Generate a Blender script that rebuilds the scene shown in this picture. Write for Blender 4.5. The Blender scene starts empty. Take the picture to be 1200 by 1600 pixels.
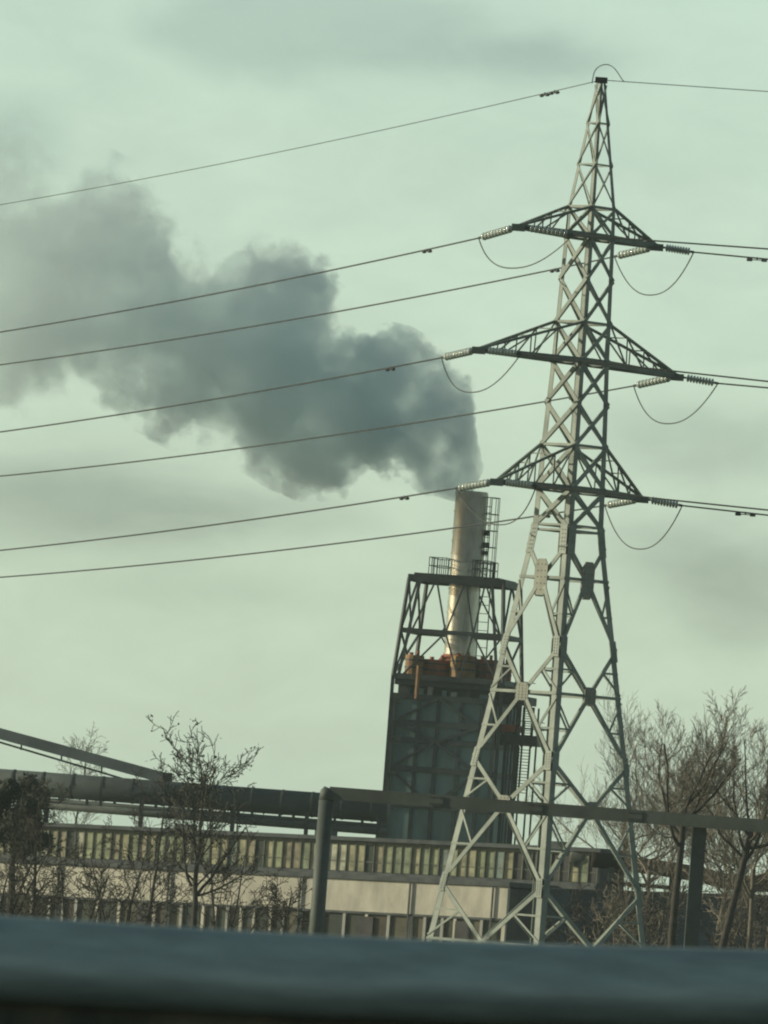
import bpy, math, random
from mathutils import Vector, Matrix
R = math.radians
sc = bpy.context.scene
COL = sc.collection
V = Vector

# ------------------------------------------------------------------ camera
EYE = 5.5
FOC = 16000.0            # focal length in photograph pixels (1200 x 1600)
ROLL = R(4.3); PITCH = R(2.168)
R0 = V((1, 0, 0)); U0 = V((0, -math.sin(PITCH), math.cos(PITCH))); FW = V((0, math.cos(PITCH), math.sin(PITCH)))
RT = R0 * math.cos(ROLL) + U0 * math.sin(ROLL)
UP = U0 * math.cos(ROLL) - R0 * math.sin(ROLL)
CAM = V((0, 0, EYE))
cd = bpy.data.cameras.new('camera'); cam = bpy.data.objects.new('camera', cd); COL.objects.link(cam)
m = Matrix.Identity(4)
for i in range(3):
    m[i][0] = RT[i]; m[i][1] = UP[i]; m[i][2] = -FW[i]; m[i][3] = CAM[i]
cam.matrix_world = m
cd.sensor_fit = 'VERTICAL'; cd.sensor_height = 24.0; cd.sensor_width = 18.0
cd.lens = FOC / 1600 * 24.0
cd.clip_start = 0.5; cd.clip_end = 20000
cd.dof.use_dof = True; cd.dof.focus_distance = 580; cd.dof.aperture_fstop = 13
sc.camera = cam

# ------------------------------------------------------------------ sun, sky, exposure
SUN = V((-math.cos(R(6)), math.sin(R(6)), math.tan(R(15)))).normalized()
sd = bpy.data.lights.new('sun', 'SUN'); sd.energy = 3.2; sd.angle = R(0.6); sd.color = (1.0, 0.93, 0.70)
so = bpy.data.objects.new('sun', sd); COL.objects.link(so)
so.rotation_euler = (-SUN).to_track_quat('-Z', 'Y').to_euler()
so.location = (-60, 0, 60)
sc.view_settings.view_transform = 'Standard'; sc.view_settings.look = 'None'
sc.view_settings.gamma = 1.0; sc.view_settings.use_curve_mapping = False
sc.view_settings.exposure = 0.0
sc.render.engine = 'CYCLES'
sc.cycles.use_denoising = True
sc.cycles.max_bounces = 14; sc.cycles.diffuse_bounces = 2; sc.cycles.volume_bounces = 12
sc.cycles.pixel_filter_type = 'BLACKMAN_HARRIS'; sc.cycles.filter_width = 2.1

w = bpy.data.worlds.new('World'); sc.world = w; w.use_nodes = True
nt = w.node_tree; N = nt.nodes; Lk = nt.links
for n in list(N): N.remove(n)
def nd(t, **k):
    n = N.new(t)
    for a, b in k.items(): setattr(n, a, b)
    return n
def mth(op, a, b=None, c=None, clamp=False):
    n = nd('ShaderNodeMath', operation=op); n.use_clamp = clamp
    for i, v in enumerate((a, b, c)):
        if v is None: continue
        if isinstance(v, (int, float)): n.inputs[i].default_value = v
        else: Lk.new(v, n.inputs[i])
    return n.outputs[0]
def ray(px, py):
    return (FW * FOC + RT * (px - 600) + UP * (800 - py)).normalized()
def build_world():
    out = nd('ShaderNodeOutputWorld'); add = nd('ShaderNodeAddShader')
    b1 = nd('ShaderNodeBackground'); b2 = nd('ShaderNodeBackground')
    sky = nd('ShaderNodeTexSky'); sky.sky_type = 'NISHITA'; sky.sun_disc = False
    sky.sun_elevation = R(15); sky.sun_rotation = math.atan2(SUN.x, SUN.y)
    Lk.new(sky.outputs[0], b1.inputs[0]); b1.inputs[1].default_value = 0.05
    tc = nd('ShaderNodeTexCoord'); sep = nd('ShaderNodeSeparateXYZ')
    Lk.new(tc.outputs['Generated'], sep.inputs[0])
    # thin cloud veil: fbm stretched along the horizon
    mp = nd('ShaderNodeMapping'); mp.inputs['Scale'].default_value = (38, 38, 75)
    Lk.new(tc.outputs['Generated'], mp.inputs[0])
    n1 = nd('ShaderNodeTexNoise'); n1.inputs['Scale'].default_value = 1.0; n1.inputs['Detail'].default_value = 6; n1.inputs['Roughness'].default_value = 0.52
    n1.inputs['Distortion'].default_value = 0.4
    Lk.new(mp.outputs[0], n1.inputs['Vector'])
    # grey cloud banks in the veil, each a soft ellipse broken up by the noise
    tot = None
    for px, py, a, b, s in CLOUDS:
        d = ray(px, py)
        vs = nd('ShaderNodeVectorMath', operation='SUBTRACT'); vs.inputs[1].default_value = d
        Lk.new(tc.outputs['Generated'], vs.inputs[0])
        vm = nd('ShaderNodeVectorMath', operation='MULTIPLY'); vm.inputs[1].default_value = (FOC / a, 3.0, FOC / b)
        Lk.new(vs.outputs[0], vm.inputs[0])
        ln = nd('ShaderNodeVectorMath', operation='LENGTH'); Lk.new(vm.outputs[0], ln.inputs[0])
        mr = nd('ShaderNodeMapRange', interpolation_type='SMOOTHSTEP')
        Lk.new(mth('ADD', ln.outputs['Value'], mth('MULTIPLY', mth('SUBTRACT', n1.outputs[0], 0.5), 2.2)), mr.inputs[0])
        mr.inputs[1].default_value = 0.15; mr.inputs[2].default_value = 1.15
        mr.inputs[3].default_value = s; mr.inputs[4].default_value = 0
        tot = mr.outputs[0] if tot is None else mth('ADD', tot, mr.outputs[0])
    n2 = nd('ShaderNodeTexNoise'); n2.inputs['Scale'].default_value = 2.6; n2.inputs['Detail'].default_value = 7; n2.inputs['Roughness'].default_value = 0.6; n2.inputs['Distortion'].default_value = 0.8
    Lk.new(mp.outputs[0], n2.inputs['Vector'])
    soft = nd('ShaderNodeMapRange'); Lk.new(mth('ADD', mth('MULTIPLY', n1.outputs[0], .6), mth('MULTIPLY', n2.outputs[0], .4)), soft.inputs[0])
    soft.inputs[1].default_value = 0.38; soft.inputs[2].default_value = 0.66; soft.inputs[3].default_value = 0.0; soft.inputs[4].default_value = 0.30
    fac = mth('ADD', tot, soft.outputs[0], clamp=True)
    mix = nd('ShaderNodeMix', data_type='RGBA')
    mix.inputs['A'].default_value = SKY_LIGHT; mix.inputs['B'].default_value = SKY_CLOUD
    Lk.new(fac, mix.inputs['Factor']); Lk.new(mix.outputs['Result'], b2.inputs[0])
    # bright low band, dimmer overhead and behind
    e = nd('ShaderNodeMapRange', interpolation_type='SMOOTHSTEP'); Lk.new(sep.outputs['Z'], e.inputs[0])
    e.inputs[1].default_value = 0.04; e.inputs[2].default_value = 0.45; e.inputs[3].default_value = 1.0; e.inputs[4].default_value = 0.14
    g = nd('ShaderNodeMapRange', interpolation_type='SMOOTHSTEP'); Lk.new(sep.outputs['Y'], g.inputs[0])
    g.inputs[1].default_value = -0.6; g.inputs[2].default_value = 0.9; g.inputs[3].default_value = 0.16; g.inputs[4].default_value = 1.0
    Lk.new(mth('MULTIPLY', e.outputs[0], g.outputs[0]), b2.inputs[1])
    Lk.new(b1.outputs[0], add.inputs[0]); Lk.new(b2.outputs[0], add.inputs[1]); Lk.new(add.outputs[0], out.inputs[0])
SKY_LIGHT = (0.445, 0.588, 0.475, 1); SKY_CLOUD = (0.20, 0.295, 0.262, 1)
CLOUDS = [(560, 60, 420, 90, 0.55), (820, 95, 150, 50, 0.3), (110, 775, 320, 120, 0.85), (1110, 890, 240, 120, 0.75), (430, 800, 190, 60, .45), (1110, 690, 210, 80, 0.5), (300, 920, 260, 50, .2), (20, 210, 110, 100, 0.35)]
build_world()

# ------------------------------------------------------------------ helpers
def P(px, py, Y):
    d = FW * FOC + RT * (px - 600) + UP * (800 - py)
    return CAM + d * (Y / d.y)
def on_plane(px, py, o, n):
    d = FW * FOC + RT * (px - 600) + UP * (800 - py)
    return CAM + d * ((o - CAM).dot(n) / d.dot(n))

def mat(name, c1, c2=None, rough=0.7, metal=0.0, scale=1.0, detail=5, bump=0.0, stretch=(1, 1, 1), lo=0.35, hi=0.65, spec=0.5):
    mt = bpy.data.materials.new(name); mt.use_nodes = True
    t = mt.node_tree; b = t.nodes['Principled BSDF']
    b.inputs['Roughness'].default_value = rough; b.inputs['Metallic'].default_value = metal
    b.inputs['Specular IOR Level'].default_value = spec
    c2 = c2 or tuple(x * 0.75 for x in c1)
    tc = t.nodes.new('ShaderNodeTexCoord'); mp = t.nodes.new('ShaderNodeMapping'); mp.inputs['Scale'].default_value = stretch
    t.links.new(tc.outputs['Object'], mp.inputs[0])
    nz = t.nodes.new('ShaderNodeTexNoise'); nz.inputs['Scale'].default_value = scale; nz.inputs['Detail'].default_value = detail
    nz.inputs['Roughness'].default_value = 0.6
    t.links.new(mp.outputs[0], nz.inputs['Vector'])
    cr = t.nodes.new('ShaderNodeValToRGB'); cr.color_ramp.elements[0].position = lo; cr.color_ramp.elements[1].position = hi
    cr.color_ramp.elements[0].color = (*c2, 1); cr.color_ramp.elements[1].color = (*c1, 1)
    t.links.new(nz.outputs[0], cr.inputs[0]); t.links.new(cr.outputs[0], b.inputs['Base Color'])
    if bump:
        bp = t.nodes.new('ShaderNodeBump'); bp.inputs['Strength'].default_value = bump; bp.inputs['Distance'].default_value = 0.05
        t.links.new(nz.outputs[0], bp.inputs['Height']); t.links.new(bp.outputs[0], b.inputs['Normal'])
    return mt

class MB:
    def __init__(s): s.v = []; s.f = []
    def quad(s, a, b, c, d):
        n = len(s.v); s.v += [V(a), V(b), V(c), V(d)]; s.f.append((n, n+1, n+2, n+3)); return s
    def bar(s, p, q, w_, h_, up=(0, 0, 1)):
        """box beam from p to q; h_ along up, w_ across"""
        p = V(p); q = V(q); d = (q - p).normalized(); up = V(up)
        x = d.cross(up)
        if x.length < 1e-4: x = d.cross(V((0, 1, 0)))
        x.normalize(); y = x.cross(d).normalized()
        n = len(s.v)
        for e in (p, q):
            for i, j in ((-1, -1), (1, -1), (1, 1), (-1, 1)):
                s.v.append(e + x * (i * w_ / 2) + y * (j * h_ / 2))
        s.f += [(n, n+1, n+2, n+3), (n+7, n+6, n+5, n+4)] + [(n+i, n+4+i, n+4+(i+1) % 4, n+(i+1) % 4) for i in range(4)]
        return s
    def box(s, o, ex, ey, ez):
        o, ex, ey, ez = V(o), V(ex), V(ey), V(ez); n = len(s.v)
        s.v += [o, o+ex, o+ex+ey, o+ey, o+ez, o+ex+ez, o+ex+ey+ez, o+ey+ez]
        s.f += [(n, n+3, n+2, n+1), (n+4, n+5, n+6, n+7), (n, n+1, n+5, n+4), (n+1, n+2, n+6, n+5), (n+2, n+3, n+7, n+6), (n+3, n, n+4, n+7)]
        return s
    def tube(s, pts, rad, sides=8, cap=True):
        pts = [V(p) for p in pts]
        if not hasattr(rad, '__len__'): rad = [rad] * len(pts)
        ref = None; base = len(s.v); k = len(pts)
        for i, p in enumerate(pts):
            d = (pts[min(i+1, k-1)] - pts[max(i-1, 0)]).normalized()
            if ref is None:
                ref = d.cross(V((0.31, 0.2, 0.93)))
                if ref.length < 0.05: ref = d.cross(V((1, 0, 0)))
            x = (ref - d * ref.dot(d)).normalized(); ref = x; y = d.cross(x)
            for j in range(sides):
                a = 2 * math.pi * j / sides
                s.v.append(p + (x * math.cos(a) + y * math.sin(a)) * rad[i])
        for i in range(k-1):
            for j in range(sides):
                a = base + i*sides + j; b = base + i*sides + (j+1) % sides
                s.f.append((a, b, b + sides, a + sides))
        if cap:
            s.f.append(tuple(base + j for j in reversed(range(sides)))); s.f.append(tuple(base + (k-1)*sides + j for j in range(sides)))
        return s
    def build(s, name, mt, parent=None, origin=None, smooth=False, **props):
        o0 = V(origin) if origin is not None else (parent_loc(parent) if parent else V((0, 0, 0)))
        me = bpy.data.meshes.new(name)
        me.from_pydata([tuple(p - o0) for p in s.v], [], s.f); me.validate(); me.update()
        ms = mt if isinstance(mt, (list, tuple)) else [mt]
        for x in ms: me.materials.append(x)
        if smooth: me.polygons.foreach_set('use_smooth', [True] * len(me.polygons))
        o = bpy.data.objects.new(name, me); COL.objects.link(o)
        if parent: o.parent = parent
        if not parent: o.location = o0
        elif origin is not None: o.location = o0 - parent_loc(parent)
        for a, b in props.items(): o[a] = b
        return o
def parent_loc(o):
    l = V((0, 0, 0))
    while o: l += o.location; o = o.parent
    return l
def thing(name, loc, label, category, group=None):
    o = bpy.data.objects.new(name, None); COL.objects.link(o); o.location = loc; o.empty_display_size = 0.3
    return tag(o, label, category, group)
def tag(o, label, category, group=None):
    o['label'] = label; o['category'] = category
    if group: o['group'] = group
    return o

# ------------------------------------------------------------------ materials
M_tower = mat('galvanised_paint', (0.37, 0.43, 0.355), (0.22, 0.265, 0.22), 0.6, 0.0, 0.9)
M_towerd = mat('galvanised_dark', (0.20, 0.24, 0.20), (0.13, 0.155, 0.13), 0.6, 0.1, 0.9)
M_plate = mat('plate_paint', (0.35, 0.37, 0.29), (0.23, 0.25, 0.20), 0.6, 0.0, 1.5)
M_wire = mat('aluminium_wire', (0.075, 0.082, 0.078), (0.05, 0.055, 0.052), 0.6, 0.3, 3)
M_glass = mat('glass_insulator', (0.62, 0.70, 0.62), (0.42, 0.50, 0.44), 0.12, 0.0, 4, spec=1.0)
M_iron = mat('dark_iron', (0.06, 0.066, 0.064), (0.035, 0.04, 0.04), 0.6, 0.2, 2)
M_frame = mat('frame_steel', (0.085, 0.105, 0.10), (0.05, 0.062, 0.06), 0.6, 0.1, 1.2)
M_stack = mat('stack_metal', (0.72, 0.72, 0.64), (0.54, 0.55, 0.48), 0.27, 0.75, 0.5, stretch=(1, 1, 0.6))
M_stackd = mat('stack_scorched', (0.62, 0.61, 0.52), (0.40, 0.375, 0.30), 0.38, 0.5, 0.8, stretch=(1.5, 1.5, 0.5))
M_rust = mat('rust', (0.46, 0.15, 0.08), (0.26, 0.10, 0.06), 0.8, 0.1, 1.2, bump=0.3)
M_ochre = mat('ochre_paint', (0.42, 0.27, 0.11), (0.26, 0.13, 0.065), 0.75, 0.0, 1.0)
M_boiler = mat('boiler_cladding', (0.24, 0.37, 0.35), (0.12, 0.195, 0.19), 0.65, 0.15, 0.35, stretch=(1, 1, 0.45))
M_boilrib = mat('boiler_rib', (0.075, 0.095, 0.10), (0.045, 0.058, 0.062), 0.6, 0.15, 1)
M_pipe = mat('pipe_cladding', (0.085, 0.11, 0.105), (0.05, 0.066, 0.063), 0.75, 0.0, 0.7, stretch=(0.4, 1, 1))
M_conv = mat('conveyor_cladding', (0.50, 0.51, 0.45), (0.36, 0.37, 0.33), 0.6, 0.1, 0.5)
M_cream = mat('cream_render', (0.80, 0.765, 0.62), (0.56, 0.54, 0.44), 0.9, 0.0, 0.8, detail=8, bump=0.1, stretch=(1, 1, .45), lo=0.36, hi=0.6)
M_ledge = mat('ledge_felt', (0.15, 0.17, 0.165), (0.085, 0.095, 0.095), 0.9, 0.0, 1.2)
M_concrete = mat('grey_concrete', (0.125, 0.165, 0.19), (0.055, 0.07, 0.08), 0.9, 0.0, 0.45, bump=0.2)
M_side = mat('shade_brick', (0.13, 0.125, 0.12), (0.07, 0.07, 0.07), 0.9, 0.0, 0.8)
M_mull = mat('mullion_paint', (0.24, 0.25, 0.185), (0.14, 0.15, 0.115), 0.8, 0.0, 2)
M_pans = [mat('dusty_pane', tuple(x * 2.2 for x in c), tuple(x * 0.95 for x in c), 0.45, 0.0, 1.3) for c in
          ((0.22, 0.24, 0.14), (0.27, 0.26, 0.16), (0.17, 0.20, 0.125), (0.21, 0.19, 0.125), (0.34, 0.34, 0.25), (0.15, 0.19, 0.16))]
M_dwin = [mat('dark_pane', c, tuple(x * 0.6 for x in c), 0.4, 0.0, 1.3) for c in
          ((0.055, 0.075, 0.06), (0.10, 0.085, 0.06), (0.07, 0.09, 0.06), (0.16, 0.15, 0.10))]
M_gantry = mat('gantry_steel', (0.12, 0.145, 0.125), (0.07, 0.085, 0.072), 0.65, 0.0, 0.8)
M_rail = mat('rail_zinc', (0.58, 0.68, 0.60), (0.40, 0.48, 0.43), 0.6, 0.2, 7.0, detail=8, stretch=(0.35, 0.35, 3))
M_dpipe = mat('tarred_pipe', (0.04, 0.034, 0.026), (0.022, 0.02, 0.017), 0.95, 0.0, 0.8, spec=0.1)
M_undershade = mat('shade_strip_tone', (0.24, 0.21, 0.13), (0.10, 0.10, 0.075), 0.9, 0.0, 4.0)  # dull olive-brown, shade under the rail put into the colour
M_bark = mat('bark', (0.085, 0.078, 0.062), (0.04, 0.038, 0.032), 0.95, 0.0, 3.0)
M_bark2 = mat('bark_pale', (0.24, 0.21, 0.16), (0.15, 0.13, 0.10), 0.95, 0.0, 3.0)
M_twig = mat('twig', (0.085, 0.07, 0.055), (0.05, 0.042, 0.034), 0.95, 0.0, 3.0)
M_twig2 = mat('twig_pale', (0.30, 0.265, 0.20), (0.19, 0.17, 0.13), 0.95, 0.0, 3.0)
M_leaf = mat('dry_leaf', (0.075, 0.075, 0.045), (0.04, 0.045, 0.03), 0.8, 0.0, 2.0)
M_ivy = mat('evergreen_leaf', (0.05, 0.065, 0.038), (0.022, 0.032, 0.022), 0.7, 0.0, 0.8)
M_ground = mat('ground_grass', (0.10, 0.095, 0.05), (0.06, 0.055, 0.035), 0.95, 0.0, 0.15)
M_road = mat('asphalt', (0.06, 0.06, 0.062), (0.045, 0.045, 0.047), 0.9, 0.0, 1.5)
M_paint = mat('road_paint', (0.7, 0.7, 0.68), (0.5, 0.5, 0.48), 0.8, 0.0, 2.0)

# ------------------------------------------------------------------ ground and road
g = MB(); S = 6000
g.quad((-S, -S, 0), (S, -S, 0), (S, S, 0), (-S, S, 0))
g.build('ground', M_ground, kind='structure')
rd = V((math.cos(R(42)), math.sin(R(42)), 0)); rn = V((-rd.y, rd.x, 0))     # along the road / towards the far verge
RZ = 4.5
RB = V((0.0, 26.67, 0)); off = RB.dot(rn)                                     # rail line
def rp(s_, n_, z): return rd * s_ + rn * n_ + V((0, 0, z))
e_ = MB()
A, B_ = -400, 400
e_.quad(rp(A, off+1.5, RZ), rp(B_, off+1.5, RZ), rp(B_, off+17, 0.02), rp(A, off+17, 0.02))
e_.quad(rp(A, -24, 0.02), rp(B_, -24, 0.02), rp(B_, -8, RZ), rp(A, -8, RZ))
e_.quad(rp(A, off-0.6, RZ), rp(B_, off-0.6, RZ), rp(B_, off+1.5, RZ), rp(A, off+1.5, RZ))
e_.build('embankment', M_ground, kind='structure')
g = MB(); g.box(rp(A, -8, RZ-0.3), rd*(B_-A), rn*(off-0.6+8), (0, 0, 0.3)); g.build('road', M_road, kind='structure')
g = MB()
for n_ in (-7.2, off-1.2):
    g.quad(rp(A, n_, RZ+.004), rp(B_, n_, RZ+.004), rp(B_, n_+.2, RZ+.004), rp(A, n_+.2, RZ+.004))
for k in range(-20, 20):
    for n_ in (-2.5, 3.5, 8.5):
        g.quad(rp(k*9, n_, RZ+.004), rp(k*9+4, n_, RZ+.004), rp(k*9+4, n_+.15, RZ+.004), rp(k*9, n_+.15, RZ+.004))
g.build('road_markings', M_paint, kind='structure')

# ------------------------------------------------------------------ guard rail (near, out of focus)
def guard_rail():
    s0 = RB.dot(rd)
    zt = EYE - 0.098
    t = thing('guard_rail', rp(s0, off, RZ), 'blue-grey steel guard rail along the road edge, blurred across the bottom', 'guard rail')
    # W-beam profile: (out towards the road, z below top)
    prof = [(-0.04, -0.014), (-0.016, -0.002), (0.0, 0.0), (0.016, -0.006), (0.034, -0.022), (0.055, -0.05), (0.072, -0.08), (0.082, -0.105), (0.086, -0.125), (0.085, -0.14), (0.079, -0.158), (0.066, -0.178), (0.046, -0.196), (0.02, -0.21), (-0.02, -0.218), (-0.06, -0.22)]
    def rz(s_):                                   # the rail follows a gentle crest of the road
        d = s_ - s0
        return zt + 0.0184 * max(-8, min(8, d)) + 0.0376 * (1 - math.exp(-d * d / 4))
    ss = [-60 + i * 1.0 for i in range(56)] + [s0 - 2.5 + i * 0.25 for i in range(24)] + [s0 + 4 + i for i in range(60)]
    ss = sorted(ss)
    mb = MB(); k = len(prof)
    for s_ in ss:
        for (o_, z_) in prof: mb.v.append(rp(s_, off - o_, rz(s_) + z_))
    for s_ in ss:
        for (o_, z_) in prof: mb.v.append(rp(s_, off - o_ + 0.006, rz(s_) + z_ - 0.001))
    n2 = len(ss) * k
    for i in range(len(ss) - 1):
        for j in range(k - 1):
            a = i*k + j
            mb.f.append((a, a+1, a+k+1, a+k)); mb.f.append((n2+a, n2+a+k, n2+a+k+1, n2+a+1))
    mb.build('beam', M_rail, t, smooth=True)
    kp = MB()  # strip added below the beam, its dark colour stands in for shade there
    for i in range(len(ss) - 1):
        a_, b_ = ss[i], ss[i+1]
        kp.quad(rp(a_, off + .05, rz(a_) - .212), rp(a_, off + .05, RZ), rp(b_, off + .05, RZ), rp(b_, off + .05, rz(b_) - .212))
    kp.build('shade_strip', M_undershade, t)
    for i in range(-6, 8):
        s_ = s0 + 1.9 + i * 4.0
        p = MB(); p.box(rp(s_-.06, off+.02, RZ-0.3), rd*.12, rn*.12, (0, 0, rz(s_) - 0.05 - RZ + 0.3)); p.build('post', M_rail, t)
guard_rail()

# ------------------------------------------------------------------ transmission tower
TY = 533.33; PXM = FOC / TY
def axpx(y): return 940 - (y - 125) * 0.0752
def tz(y): return P(axpx(y), y, TY).z
TX = sum(P(axpx(y), y, TY).x for y in (125, 500, 900, 1255)) / 4
TC = V((TX, TY, 0))
_prof = [(125, 6.5), (325, 37), (370, 39), (565, 45), (697, 51), (830, 55.5), (1467, 170), (1580, 190.5)]
_pz = [(tz(y), h / PXM) for y, h in _prof]
def hw(z):
    if z >= _pz[0][0]: return _pz[0][1]
    for (z1, h1), (z0, h0) in zip(_pz, _pz[1:]):
        if z >= z0: return h0 + (h1 - h0) * (z - z0) / (z1 - z0)
    (z1, h1), (z0, h0) = _pz[-2:]
    return h0 + (h1 - h0) * (z - z0) / (z1 - z0)
DIRS = [V((0, -1, 0)), V((1, 0, 0)), V((0, 1, 0)), V((-1, 0, 0))]       # near, right, far, left corner
def cn(k, z): return TC + DIRS[k % 4] * hw(z) + V((0, 0, z))
tower = thing('transmission_tower', TC, 'tall grey steel lattice pylon with three pairs of crossarms beside the chimney', 'pylon')
av = V((math.sqrt(.5), math.sqrt(.5), 0)); bv = V((-math.sqrt(.5), math.sqrt(.5), 0))
def lflange(mb, pts, ws, f1, f2, t_=0.035):
    for d_, ot in ((f1, f2), (f2, f1)):
        for i in range(len(pts) - 1):
            p, q = pts[i], pts[i+1]; w0, w1 = ws[i], ws[i+1]; n = len(mb.v)
            for e, ww in ((p, w0), (q, w1)):
                mb.v += [e, e + d_ * ww, e + d_ * ww + ot * t_, e + ot * t_]
            mb.f += [(n+i_, n+(i_+1) % 4, n+4+(i_+1) % 4, n+4+i_) for i_ in range(4)] + [(n, n+3, n+2, n+1), (n+4, n+5, n+6, n+7)]
fl = {0: (av, bv), 1: (-av, bv), 2: (-av, -bv), 3: (av, -bv)}
LEGS = []
for k in range(4):
    ys = [125, 325, 370, 565, 697, 830, 1100, 1467]
    zs = [tz(y) for y in ys] + [0.0]
    ws = [.13, .20, .24, .28, .31, .34, .37, .40, .42]
    mb = MB(); lflange(mb, [cn(k, z) for z in zs], ws, *fl[k])
    LEGS.append(mb.build('leg', M_tower, tower))
    f_ = MB(); c = cn(k, 0); f_.box(c - V((.6, .6, .2)), (1.2, 0, 0), (0, 1.2, 0), (0, 0, .6)); f_.build('footing', M_concrete, LEGS[k])
arm_y = [(325, 370), (505, 565), (697, 765)]
xp = [370, 437, 505, 565, 631, 697, 765, 828]
lj = [852, 1012, 1190, 1388]; gy = [905, 1085, 1262, 1478]
for k in range(4):
    nrm = [-bv, av, bv, -av][k]           # outward normal of the face between corners k and k+1
    mb = MB()
    def fb(p, q, w_, t_=0.05, o_=0.0): mb.bar(p + nrm*o_, q + nrm*o_, w_, t_, nrm)
    # peak
    pk = [125, 193, 258, 325]
    for i in range(3):
        z1, z0 = tz(pk[i] + (8 if i == 0 else 0)), tz(pk[i+1])
        fb(cn(k, z0), cn(k+1, z0), .08)
        if i < 2 or True:
            fb(cn(k, z0), cn(k+1, z1), .07, .04, .05); fb(cn(k+1, z0), cn(k, z1), .07, .04, .0)
    for i in range(2):
        pass
    # body X panels
    yy = [325] + xp
    for i in range(len(yy) - 1):
        z1, z0 = tz(yy[i]), tz(yy[i+1]); wv = .15 if i == 0 else .19 + .008 * i
        fb(cn(k, z0), cn(k+1, z1), wv, .05, .06); fb(cn(k+1, z0), cn(k, z1), wv, .05, .0)
        m_ = (cn(k, z0) + cn(k+1, z1)) / 2
    for y in (325, 370, 505, 565, 697, 765, 822, 830): fb(cn(k, tz(y)), cn(k+1, tz(y)), .14 if y < 800 else .11, .06, .03)
    # K panels of the splayed foot
    gz = [tz(y) for y in gy]; jz = [tz(y) for y in lj]
    mids = [(cn(k, z) + cn(k+1, z)) / 2 for z in gz]
    for i in range(4):
        G = mids[i]
        fb(cn(k, gz[i]), cn(k+1, gz[i]), .15, .07, .02)
        for kk in (k, k+1):
            for j in (i, i+1):
                if j > 3: continue
                J = cn(kk, jz[j]); fb(G, J, .22, .06, .04)
                Lg = cn(kk, gz[i])
                M_ = G.lerp(J, .52)
                if j == 0: continue
                Lh = cn(kk, M_.z); fb(M_, Lh, .10, .05, .0); fb(M_, Lg.lerp(cn(kk, jz[j]), .06), .10, .05, .02)
                M2 = G.lerp(J, .8)
    mb.build('bracing', M_tower, tower)
    for i in range(3):                      # gusset plates
        c = mids[i]; u_ = (cn(k+1, gz[i]) - cn(k, gz[i])).normalized(); ww, hh = (.44, .62) if i == 0 else (.42, .46)
        if i == 0: hh = .95
        gp = MB(); q = c + nrm * .09
        n = len(gp.v); zz = V((0, 0, 1))
        outl = [(-ww*.6, -hh), (ww*.6, -hh), (ww, -hh*.7), (ww, hh*.7), (ww*.6, hh), (-ww*.6, hh), (-ww, hh*.7), (-ww, -hh*.7)]
        for d_ in (0, .04):
            for a_, b_ in outl: gp.v.append(q + u_*a_ + zz*b_ + nrm*d_)
        gp.f.append(tuple(reversed(range(8)))); gp.f.append(tuple(range(8, 16)))
        for j in range(8): gp.f.append((j, (j+1) % 8, 8+(j+1) % 8, 8+j))
        for a_ in (-.5, 0, .5):             # bolt rows
            for b_ in (-.7, -.35, 0, .35, .7):
                bp_ = q + u_*(a_*ww*1.2) + zz*(b_*hh) + nrm*.04
                gp.box(bp_ - u_*.03 - zz*.03, u_*.06, zz*.06, nrm*.03)
        gp.build('gusset_plate', M_plate, tower)
    for kk, sg in ((k, 1), (k+1, -1)):      # joint plates on the legs
        u_ = (cn(k+1, 10) - cn(k, 10)).normalized() * sg
        for y, hh, ww in ((845, .75, .5), (1012, .55, .42), (1190, .5, .42), (1388, .5, .42)):
            gp = MB(); z = tz(y); c = cn(kk, z) + nrm * .065; up_ = (cn(kk, z+1) - cn(kk, z-1)).normalized()
            gp.box(c - up_*hh, u_*ww, up_*(2*hh), nrm*.035)
            for b_ in (-.7, -.42, -.14, .14, .42, .7):
                for a_ in (.12, .3): gp.box(c + up_*(b_*hh) + u_*a_ + nrm*.035 - up_*.03, u_*.06, up_*.06, nrm*.03)
            gp.build('joint_plate', M_tower, LEGS[kk % 4])
# peak cap
cap = MB(); zt_ = tz(125); cap.box(TC + V((-.32, -.25, zt_ - .15)), (.64, 0, 0), (0, .5, 0), (0, 0, .28)); cap.build('peak_cap', M_iron, tower)

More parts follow.
